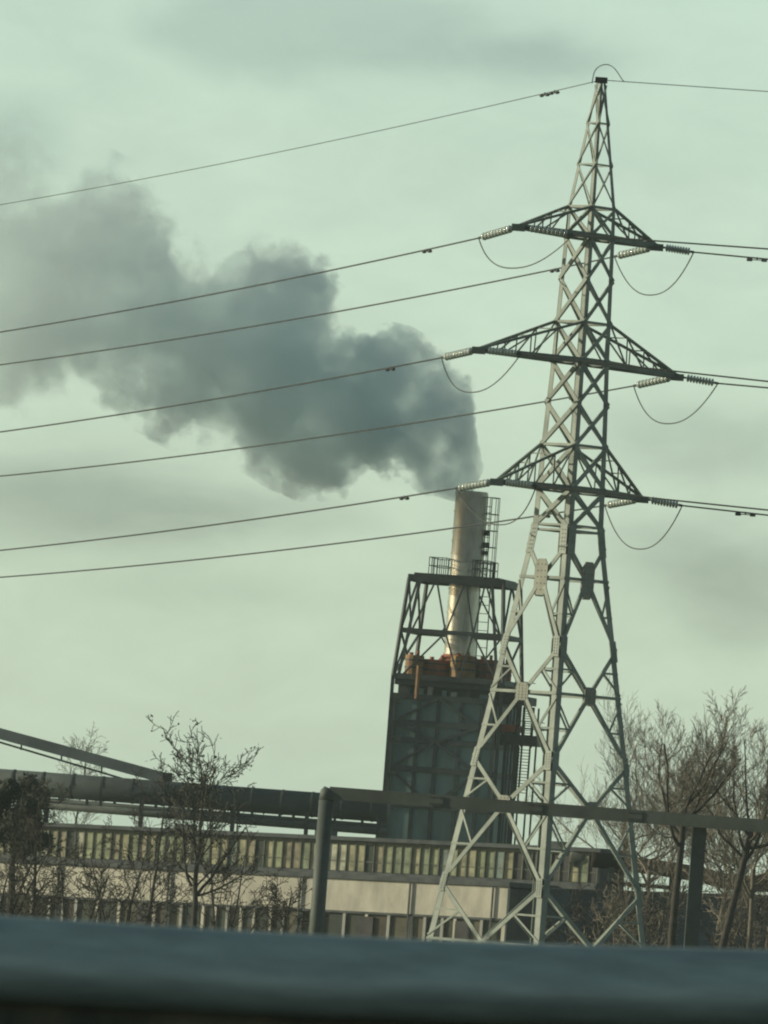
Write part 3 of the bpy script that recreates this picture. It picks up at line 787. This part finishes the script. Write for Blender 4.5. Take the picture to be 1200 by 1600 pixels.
q = MB(); q.box(V((wa.x, wa.y, -1)), dirw + V((0, 0, wb.z - wa.z)), -dirn*.3, (0, 0, wa.z + 1)); q.build('wall_panel', M_concrete, yard)
q = MB(); q.box(V((wa.x, wa.y, wa.z)) + dirn*.08, dirw + V((0, 0, wb.z - wa.z)), -dirn*.46, (0, 0, .14)); q.build('coping', M_ledge, yard)
sh_c = P(918, 1332, 640)
shd = thing('arched_tank', V((sh_c.x, sh_c.y, sh_c.z - .6)), 'small dark rounded tank on the right end of the hall roof', 'tank')
q = MB(); q.tube([sh_c + V((-1.1, 0, -.25)), sh_c + V((-1.0, 0, -.25)), sh_c + V((1.0, 0, -.3)), sh_c + V((1.1, 0, -.3))], [.3, .48, .48, .3], 18); q.build('tank_shell', M_gantry, shd, smooth=True)
q = MB(); 
for dx in (-.7, .7): q.box(sh_c + V((dx-.12, -.35, -.95)), (.24, 0, 0), (0, .7, 0), (0, 0, .5))
q.build('saddle', M_gantry, shd)

# ------------------------------------------------------------------ pipe gantry in front of the pylon
GY = 460.0; GM = FOC / GY
gt = thing('pipe_gantry', V((P(505, 1400, GY).x, GY, 0)), 'grey-brown pipe frame crossing in front of the pylon legs', 'gantry')
pl = P(511, 1238, GY); pr_ = P(1290, 1298, GY - 6)
xl = P(503, 1340, GY).x
r_ = 11.5 / GM
top = V((xl, GY, pl.z))
q = MB(); q.tube([V((xl, GY, -.3)), top + V((0, 0, -.35))], r_, 20); q.tube([top + V((0, 0, -.36)), top + V((.03, 0, 0)), top + V((.1, 0, .19))], [r_, r_, r_*.72], 20); q.build('post', M_gantry, gt, smooth=True)
q = MB(); q.bar(top + V((.18, 0, -.02)), pr_, .5, 20 / GM); gbeam = q.build('beam', M_gantry, gt)
a = P(1094, 1290, GY - 4); f = (a.x - top.x) / (pr_.x - top.x); zb2 = top.z + (pr_.z - top.z) * f
q = MB(); q.box(V((a.x - .32, GY - 4.2, -.3)), (.62, 0, 0), (0, .6, 0), (0, 0, zb2 + .28 + .3)); q.build('post', M_gantry, gt)
for f in (.22, .42, .62):                       # bolted splice plates on the beam
    c = top.lerp(pr_, f); bd = (pr_ - top).normalized(); q = MB()
    q.box(c - bd*.35 + V((0, -.275, -.22)), bd*.7, (0, .02, 0), (0, 0, .44))
    for a_ in (-.26, -.1, .1, .26):
        for b_ in (-.14, .14): q.box(c + bd*a_ + V((-.025, -.30, b_ - .025)), (.05, 0, 0), (0, .03, 0), (0, 0, .05))
    q.build('splice_plate', M_gantry, gbeam)

# ------------------------------------------------------------------ bare trees
def grow(rnd, out, p, d, L, r, lvl, spec):
    n = max(3, int(L / spec['seg'][min(lvl, 3)]))
    pts = [p]; rad = [r]; dd = d.normalized(); wob = spec['wob'][min(lvl, 3)]
    for i in range(n):
        dd = (dd + V((rnd.gauss(0, wob), rnd.gauss(0, wob), rnd.gauss(0, wob))) + V((0, 0, spec['up'][min(lvl, 3)]))).normalized()
        p = p + dd * (L / n); pts.append(p)
        rad.append(max(spec['rmin'], r * (1 - (1 - spec['tip'][min(lvl, 3)]) * (i + 1) / n)))
    out[min(lvl, 3)].append((pts, rad))
    if lvl >= spec['max']: return
    k = spec['kids'][lvl]; k = rnd.randint(*k)
    for i in range(k):
        t = spec['from'][lvl] + (1 - spec['from'][lvl]) * (i + rnd.uniform(.1, .9)) / k
        f = t * n; j = min(int(f), n - 1); q = pts[j].lerp(pts[j+1], f - j)
        ax = (pts[j+1] - pts[j]).normalized()
        side = ax.cross(V((rnd.gauss(0, 1), rnd.gauss(0, 1), rnd.gauss(0, 1))))
        if side.length < 1e-3: continue
        side.normalize(); an = R(rnd.uniform(*spec['ang'][lvl]))
        nd_ = ax * math.cos(an) + side * math.sin(an)
        nl = L * rnd.uniform(*spec['len'][lvl]) * (1 - spec['shape'][lvl] * (t - spec['from'][lvl]))
        grow(rnd, out, q, nd_, nl, max(spec['rmin'], rad[j] * spec['rk'][lvl]), lvl + 1, spec)
def tree(name, base, spec, seed, label, cat='tree', group='bare trees', bark=None, twig=None, leaves=None, first=None):
    rnd = random.Random(seed); out = {0: [], 1: [], 2: [], 3: []}
    t = thing(name, base, label, cat, group)
    if first is None: grow(rnd, out, V(base), V((spec.get('lean', 0), 0, 1)), spec['h'], spec['r'], 0, spec)
    else:
        for (d, L, r, b0, *lv) in first: grow(rnd, out, V(base) + V(b0), V(d), L, r, lv[0] if lv else spec.get('start', 0), spec)
    tr = MB(); cr = MB()
    for l in (0, 1):
        for pts, rad in out[l]: tr.tube(pts, rad, 7 if l == 0 else 5, cap=False)
    for l in (2, 3):
        for pts, rad in out[l]: cr.tube(pts, rad, 3, cap=False)
    if leaves:
        cnt, sz = leaves
        tw = [p for l in (2, 3) for p in out[l]]
        for _ in range(cnt):
            pts, _r = rnd.choice(tw); c = pts[rnd.randint(len(pts)//2, len(pts)-1)] + V((rnd.gauss(0, sz), rnd.gauss(0, sz), rnd.gauss(0, sz)))
            u = V((rnd.gauss(0, 1), rnd.gauss(0, 1), rnd.gauss(0, 1))).normalized(); v = u.cross(V((rnd.gauss(0, 1), rnd.gauss(0, 1), 1))).normalized()
            s_ = sz * rnd.uniform(.5, 1.2); cr.quad(c - u*s_, c + v*s_*.5, c + u*s_, c - v*s_*.5)
    if tr.v: tr.build('trunk', bark or M_bark, t, smooth=True)
    if cr.v: cr.build('crown', twig or M_twig, t)
    return t
def base_at(px, py, Y): q = P(px, py, Y); return V((q.x, Y, 0))

BIG = dict(seg=(.5, .35, .25, .18), wob=(.022, .10, .12, .13), up=(.0, .085, .13, .13), tip=(.6, .35, .3, .4), rmin=.009, max=4,
           kids=((7, 8), (9, 11), (7, 9), (4, 6)), ang=((32, 85), (30, 68), (20, 55), (20, 50)), len=((.5, .8), (.42, .68), (.35, .6), (.35, .6)),
           shape=(.3, .45, .4, .3), rk=(.55, .45, .5, .6), h=5.2, r=.30)
BIG['from'] = (.8, .12, .1, .1)
YT = 480.0
tree('bare_tree', base_at(1052, 1440, YT), dict(BIG, h=P(1060, 1255, YT).z, r=.24, len=((.32, .5), (.45, .68), (.36, .6), (.35, .6))), 21, 'large bare tree with a forked trunk just left of the right gantry post', bark=M_bark, twig=M_twig2)
b2 = base_at(1098, 1470, YT + 26)
tree('bare_tree', b2, dict(BIG, h=P(1150, 1285, YT).z*1.04, r=.24, lean=.3, len=((.36, .58), (.45, .68), (.36, .6), (.35, .6))), 34, 'large bare tree with a leaning trunk at the right edge', bark=M_bark, twig=M_twig2)
tree('bare_tree', base_at(1170, 1440, YT + 60), dict(BIG, h=8.6, r=.2, len=((.45, .7), (.42, .66), (.35, .6), (.35, .6))), 57, 'slimmer bare tree behind the two large ones at the right edge', bark=M_bark2, twig=M_twig2)
tree('bare_tree', base_at(962, 1440, YT + 160), dict(BIG, h=10.5, r=.2, len=((.6, .85), (.42, .66), (.35, .6), (.35, .6))), 71, 'pale fine-twigged bare tree seen through the right pylon leg', bark=M_bark2, twig=M_twig2)

LT = dict(seg=(.4, .3, .22, .18), wob=(.035, .08, .13, .15), up=(.01, .05, .05, .04), tip=(.22, .3, .4, .5), rmin=.014, max=3,
          kids=((24, 27), (8, 11), (4, 6), (0, 0)), ang=((42, 68), (30, 65), (25, 60), (20, 50)), len=((.22, .36), (.3, .55), (.35, .6), (.4, .6)),
          shape=(.5, .4, .3, .3), rk=(.42, .5, .6, .6), h=11.0, r=.2)
LT['from'] = (.26, .15, .15, .2)
YL = 513.0
lb = base_at(303, 1445, YL); ztl = P(325, 1122, YL).z
LT1 = dict(LT, kids=((18, 18), (6, 7), (4, 5), (0, 0)), shape=(.45, .35, .3, .3), rmin=.019, len=((.26, .40), (.34, .55), (.38, .6), (.4, .6)), tip=(.3, .35, .45, .6))
LT1['from'] = (.56, .15, .15, .2)
def toward(px, py, x0, y0): return P(px, py, YL) - P(x0, y0, YL)
lfirst = [(V((.0, 0, 1)), ztl * .80, .19, (0, 0, 0), 0)]
for px, py, x0, y0, rr in ((232, 1285, 300, 1385, .085), (395, 1300, 306, 1400, .09), (412, 1380, 305, 1400, .07), (262, 1330, 302, 1375, .06), (352, 1335, 306, 1385, .06)):
    d_ = toward(px, py, x0, y0); lfirst.append((d_, d_.length, rr, P(x0, y0, YL) - lb, 1))
tree('bare_tree', lb, LT1, 41, 'slender upright bare tree with clusters of dry leaves left of the gantry', leaves=(650, .11), twig=M_leaf, first=lfirst)
def dirpx(b, px, py, Y): q = P(px, py, Y); return (q - V(b))
SH = dict(LT, max=3, start=0, kids=((7, 9), (5, 7), (3, 5), (0, 0)), shape=(.4, .4, .3, .3), len=((.28, .5), (.3, .55), (.35, .6), (.4, .6)), rmin=.017)
SH['from'] = (.3, .2, .15, .2)
def shrub(px, tops, Y, seed, label, rr=.1, **k):
    b = base_at(px, 1445, Y)
    first = [((P(x, y, Y) - b), (P(x, y, Y) - b).length, rr, (0, 0, 0)) for x, y in tops]
    tree('bare_shrub', b, SH, seed, label, 'shrub', 'bare shrubs along the annex', first=first, **k)
shrub(118, [(70, 1335), (150, 1360), (180, 1370)], 523, 4, 'bare forked shrub standing before the left part of the cream annex')
shrub(185, [(250, 1340), (200, 1350), (160, 1330)], 528, 5, 'bare shrub with a long branch reaching right toward the leafy tree')
shrub(335, [(400, 1340), (430, 1385), (370, 1300)], 517, 6, 'bare shrub leaning right beside the slender leafy tree')
shrub(-20, [(60, 1340), (20, 1360), (80, 1330)], 507, 7, 'bare shrub with thick arching branch at the left edge', .13)
shrub(430, [(450, 1390), (400, 1400), (470, 1400)], 531, 8, 'low tangled bare shrub just left of the gantry post', .07)
shrub(1010, [(950, 1420), (1000, 1400), (1060, 1420)], 553, 14, 'low bare shrub in front of the yard wall, left of the forked tree', .07)
shrub(1160, [(1110, 1420), (1180, 1400), (1210, 1430)], 549, 15, 'low bare shrub in front of the yard wall at the right edge', .07)
shrub(905, [(880, 1440), (940, 1420), (900, 1410)], 557, 16, 'low bare shrub in front of the yard wall behind the near pylon leg', .07)
shrub(1135, [(1100, 1350), (1150, 1335), (1120, 1360), (1165, 1365)], 585, 24, 'brown bare thicket between the two leaning trunks behind the rusty pipe', .09, twig=M_twig2, bark=M_bark2)
shrub(1195, [(1170, 1345), (1200, 1330), (1225, 1350)], 580, 25, 'brown bare thicket at the right edge over the yard wall', .09, twig=M_twig2, bark=M_bark2)
shrub(1030, [(1010, 1360), (1035, 1345), (1055, 1370), (990, 1385)], 588, 26, 'tall bare shrub over the yard wall left of the forked trunk', .08, twig=M_twig2, bark=M_bark2)
shrub(970, [(930, 1430), (990, 1405), (960, 1395)], 540, 27, 'low bare shrub in front of the yard wall beside the right pylon leg', .08, twig=M_twig2, bark=M_bark2)
tree('bare_tree', base_at(1012, 1440, 610), dict(BIG, h=9.2, r=.2, len=((.5, .75), (.45, .7), (.36, .6), (.35, .6))), 83, 'pale wide-crowned bare tree behind and left of the forked dark trunk', bark=M_bark2, twig=M_twig2)
tree('bare_tree', base_at(1118, 1440, 600), dict(BIG, h=9.0, r=.2, len=((.5, .75), (.45, .7), (.36, .6), (.35, .6))), 88, 'pale wide-crowned bare tree behind and between the two dark trunks', bark=M_bark2, twig=M_twig2)
# small tree behind the conveyor
tb = base_at(128, 1300, 767)
tree('bare_tree', tb, dict(LT, h=P(128, 1140, 767).z * .93, r=.16, len=((.16, .28), (.3, .55), (.35, .6), (.4, .6))), 17, 'small bare treetop poking up behind the sloping conveyor', twig=M_twig2)
tree('bare_tree', base_at(60, 1330, 533), dict(LT, h=P(60, 1250, 533).z, r=.16, len=((.22, .36), (.3, .55), (.35, .6), (.4, .6))), 18, 'bushy bare tree in front of the left end of the pipe', leaves=(500, .1), twig=M_leaf)
tree('bare_tree', base_at(235, 1330, 560), dict(LT, h=P(240, 1215, 560).z, r=.13, len=((.18, .3), (.3, .55), (.35, .6), (.4, .6))), 19, 'thin bare tree in front of the conveyor foot', twig=M_twig)
# evergreen clump at the left edge
def evergreen():
    Y = 540; b = base_at(12, 1440, Y)
    t = thing('evergreen_tree', b, 'dense dark evergreen tree at the left edge in front of the pipe', 'tree')
    rnd = random.Random(2); tr = MB(); c0 = P(20, 1262, Y)
    tr.tube([b, V((b.x + .1, Y, c0.z * .5)), V((c0.x, Y, c0.z))], [.28, .2, .1], 8); cr = MB()
    blobs = []
    for _ in range(44):
        a = rnd.uniform(0, 6.28); rr = rnd.uniform(.2, 1.0)
        c = c0 + V((math.cos(a)*rr*2.0, math.sin(a)*rr*1.8, rnd.uniform(-2.6, 1.6) * (1 - .35*rr))); blobs.append((c, rnd.uniform(.35, .75)))
        tr.tube([V((c0.x, Y, c0.z - 1.6)), V((c0.x, Y, c0.z - 1.6)).lerp(c, .6) + V((0, 0, .1)), c], [.07, .04, .02], 4)
    for c, rr in blobs:
        for _ in range(600):
            dv = V((rnd.gauss(0, 1), rnd.gauss(0, 1), rnd.gauss(0, 1))).normalized() * rr * rnd.uniform(.4, 1.12)
            p = c + dv; u = V((rnd.gauss(0, 1), rnd.gauss(0, 1), rnd.gauss(0, 1))).normalized(); v = u.cross(dv + V((.01, 0, 0))).normalized()
            s_ = rnd.uniform(.06, .14); cr.quad(p - u*s_, p + v*s_*.6, p + u*s_, p - v*s_*.6)
    tr.build('trunk', M_bark, t); cr.build('crown', M_ivy, t)
evergreen()

# ------------------------------------------------------------------ smoke plume
def plume():
    O = P(737, 766, CY)
    s_ = 1.0 / CM                                   # metres per photograph pixel at the chimney
    du = (P(737 - 90, 766 - 43.6, CY) - O).normalized()
    dv = (P(737 + 43.6, 766 - 90, CY) - O).normalized()
    dw = du.cross(dv).normalized(); dv = dw.cross(du).normalized()
    topc = [(-30, 20), (-12, 31), (20, 66), (53, 112), (111, 156), (150, 172), (220, 156), (282, 130), (338, 187), (398, 212), (477, 190), (510, 135), (558, 128), (603, 165), (683, 200), (730, 205), (765, 165), (824, 165), (889, 190), (1000, 240), (1200, 290)]
    botc = [(-30, -16), (-5, -24), (35, -27), (108, -16), (158, -30), (187, -74), (262, -116), (333, -108), (413, -90), (472, -125), (539, -122), (615, -110), (675, -150), (728, -205), (900, -270), (1000, -300), (1200, -340)]
    U0_, U1_ = -30.0, 1200.0
    def interp(c, u):
        if u <= c[0][0]: return c[0][1]
        for (a, x), (b, y) in zip(c, c[1:]):
            if u <= b: return x + (y - x) * (u - a) / (b - a)
        return c[-1][1]
    # hull
    mb = MB(); ns, nr = 70, 24
    for i in range(ns + 1):
        u = -8 + (U1_ + 8) * i / ns if i else -3
        u = max(u, -3)
        w0 = [interp(topc, u + d_) for d_ in (-40, -20, 0, 20, 40)]; w1 = [interp(botc, u + d_) for d_ in (-40, -20, 0, 20, 40)]
        t_, b_ = max(w0) if u > 60 else interp(topc, u), min(w1) if u > 60 else interp(botc, u)
        c = (t_ + b_) / 2; h = (t_ - b_) / 2
        k = 1.16 if u > 60 else 1.02 + .14 * max(0, u) / 60
        if u < 0: k = 1.0
        for j in range(nr):
            a = 2 * math.pi * j / nr
            mb.v.append(V((u, c + math.sin(a) * h * k, math.cos(a) * h * k)) * s_)
    for i in range(ns):
        for j in range(nr):
            a = i*nr + j; b = i*nr + (j+1) % nr; mb.f.append((a, a+nr, b+nr, b))
    mb.f.append(tuple(range(nr))); mb.f.append(tuple(ns*nr + j for j in reversed(range(nr))))
    mt = bpy.data.materials.new('smoke'); mt.use_nodes = True; t = mt.node_tree
    for n in list(t.nodes): t.nodes.remove(n)
    def nn(ty, **k):
        n = t.nodes.new(ty)
        for a, b in k.items(): setattr(n, a, b)
        return n
    def mm(op, a, b=None, c=None, clamp=False):
        n = nn('ShaderNodeMath', operation=op); n.use_clamp = clamp
        for i, v in enumerate((a, b, c)):
            if v is None: continue
            if isinstance(v, (int, float)): n.inputs[i].default_value = v
            else: t.links.new(v, n.inputs[i])
        return n.outputs[0]
    out = nn('ShaderNodeOutputMaterial'); vol = nn('ShaderNodeVolumePrincipled'); t.links.new(vol.outputs[0], out.inputs['Volume'])
    tc = nn('ShaderNodeTexCoord')
    # billows: warp the position, then measure it against the outline
    n0 = nn('ShaderNodeTexNoise'); n0.inputs['Scale'].default_value = .30; n0.inputs['Detail'].default_value = 3; n0.inputs['Roughness'].default_value = .5
    t.links.new(tc.outputs['Object'], n0.inputs['Vector'])
    wv = nn('ShaderNodeVectorMath', operation='SUBTRACT'); t.links.new(n0.outputs['Color'], wv.inputs[0]); wv.inputs[1].default_value = (.5, .5, .5)
    sepo = nn('ShaderNodeSeparateXYZ'); t.links.new(tc.outputs['Object'], sepo.inputs[0])
    amp = nn('ShaderNodeMapRange'); t.links.new(sepo.outputs[0], amp.inputs[0])
    amp.inputs[1].default_value = 0; amp.inputs[2].default_value = 250*s_; amp.inputs[3].default_value = .4; amp.inputs[4].default_value = 4.2
    ws = nn('ShaderNodeVectorMath', operation='SCALE'); t.links.new(wv.outputs[0], ws.inputs[0]); t.links.new(amp.outputs[0], ws.inputs['Scale'])
    wa_ = nn('ShaderNodeVectorMath', operation='ADD'); t.links.new(tc.outputs['Object'], wa_.inputs[0]); t.links.new(ws.outputs[0], wa_.inputs[1])
    sep = nn('ShaderNodeSeparateXYZ'); t.links.new(wa_.outputs[0], sep.inputs[0])
    fu = nn('ShaderNodeMapRange'); t.links.new(sep.outputs[0], fu.inputs[0])
    fu.inputs[1].default_value = U0_*s_; fu.inputs[2].default_value = U1_*s_
    def curve(c, sc_):
        f = nn('ShaderNodeFloatCurve'); cv_ = f.mapping.curves[0]; f.mapping.use_clip = False
        pts = [((u - U0_) / (U1_ - U0_), .5 + v / 800.0) for u, v in c]
        cv_.points[0].location = pts[0]; cv_.points[1].location = pts[-1]
        for p in pts[1:-1]: cv_.points.new(*p)
        for p in cv_.points: p.handle_type = 'AUTO_CLAMPED'
        f.mapping.update()
        t.links.new(fu.outputs[0], f.inputs['Value'])
        return mm('MULTIPLY', mm('SUBTRACT', f.outputs[0], .5), 800.0 * s_)
    tp, bt = curve(topc, 1), curve(botc, 1)
    cen = mm('MULTIPLY', mm('ADD', tp, bt), .5); hf = mm('MULTIPLY', mm('SUBTRACT', tp, bt), .5)
    a1 = mm('DIVIDE', mm('SUBTRACT', sep.outputs[1], cen), hf); a2 = mm('DIVIDE', sep.outputs[2], hf)
    r = mm('SQRT', mm('ADD', mm('MULTIPLY', a1, a1), mm('MULTIPLY', a2, a2)))
    n1 = nn('ShaderNodeTexNoise'); n1.inputs['Scale'].default_value = .42; n1.inputs['Detail'].default_value = 7; n1.inputs['Roughness'].default_value = .6
    t.links.new(tc.outputs['Object'], n1.inputs['Vector'])
    edge = mm('ADD', mm('SUBTRACT', 1.0, r), mm('MULTIPLY', mm('SUBTRACT', n1.outputs[0], .475), 2.0))
    shp = nn('ShaderNodeMapRange'); t.links.new(sepo.outputs[0], shp.inputs[0])       # crisp near the stack, softer downwind
    shp.inputs[1].default_value = 0; shp.inputs[2].default_value = 800*s_; shp.inputs[3].default_value = 12.0; shp.inputs[4].default_value = 2.6
    body = mm('MULTIPLY', edge, shp.outputs[0], clamp=True)
    dn = nn('ShaderNodeMapRange'); t.links.new(sepo.outputs[0], dn.inputs[0])
    dn.inputs[1].default_value = 150*s_; dn.inputs[2].default_value = 900*s_; dn.inputs[3].default_value = .5; dn.inputs[4].default_value = .065
    n3 = nn('ShaderNodeTexNoise'); n3.inputs['Scale'].default_value = .2; n3.inputs['Detail'].default_value = 5; n3.inputs['Roughness'].default_value = .6
    t.links.new(wa_.outputs[0], n3.inputs['Vector'])
    lump = nn('ShaderNodeMapRange'); t.links.new(n3.outputs[0], lump.inputs[0])      # thick and thin billows inside the plume
    lump.inputs[1].default_value = .38; lump.inputs[2].default_value = .66; lump.inputs[3].default_value = .16; lump.inputs[4].default_value = 1.7
    t.links.new(mm('MULTIPLY', mm('MULTIPLY', body, lump.outputs[0]), dn.outputs[0]), vol.inputs['Density'])
    vol.inputs['Color'].default_value = (.94, .997, .9993, 1)
    vol.inputs['Anisotropy'].default_value = 0.6
    mt.cycles.volume_sampling = 'MULTIPLE_IMPORTANCE' if hasattr(mt, 'cycles') and hasattr(mt.cycles, 'volume_sampling') else 'DISTANCE'
    me = bpy.data.meshes.new('smoke_plume'); me.from_pydata([tuple(p) for p in mb.v], [], mb.f); me.update(); me.materials.append(mt)
    o = bpy.data.objects.new('smoke_plume', me); COL.objects.link(o)
    mw = Matrix.Identity(4)
    for i in range(3): mw[i][0] = du[i]; mw[i][1] = dv[i]; mw[i][2] = dw[i]; mw[i][3] = O[i]
    o.matrix_world = mw
    tag(o, 'dense grey-blue smoke plume drifting left from the chimney top', 'smoke')
sc.cycles.volume_step_rate = 0.14; sc.cycles.volume_max_steps = 256
plume()

# ------------------------------------------------------------------ thin haze
def haze():
    mb = MB().box((-900, -500, -1.0), (1800, 0, 0), (0, 2200, 0), (0, 0, 62))
    mt = bpy.data.materials.new('haze'); mt.use_nodes = True; t = mt.node_tree
    for n in list(t.nodes): t.nodes.remove(n)
    o = t.nodes.new('ShaderNodeOutputMaterial'); v = t.nodes.new('ShaderNodeVolumePrincipled')
    v.inputs['Color'].default_value = (.80, .95, .90, 1); v.inputs['Density'].default_value = HAZE
    t.links.new(v.outputs[0], o.inputs['Volume'])
    mb.build('haze', mt, kind='stuff')
HAZE = 0.00011
haze()
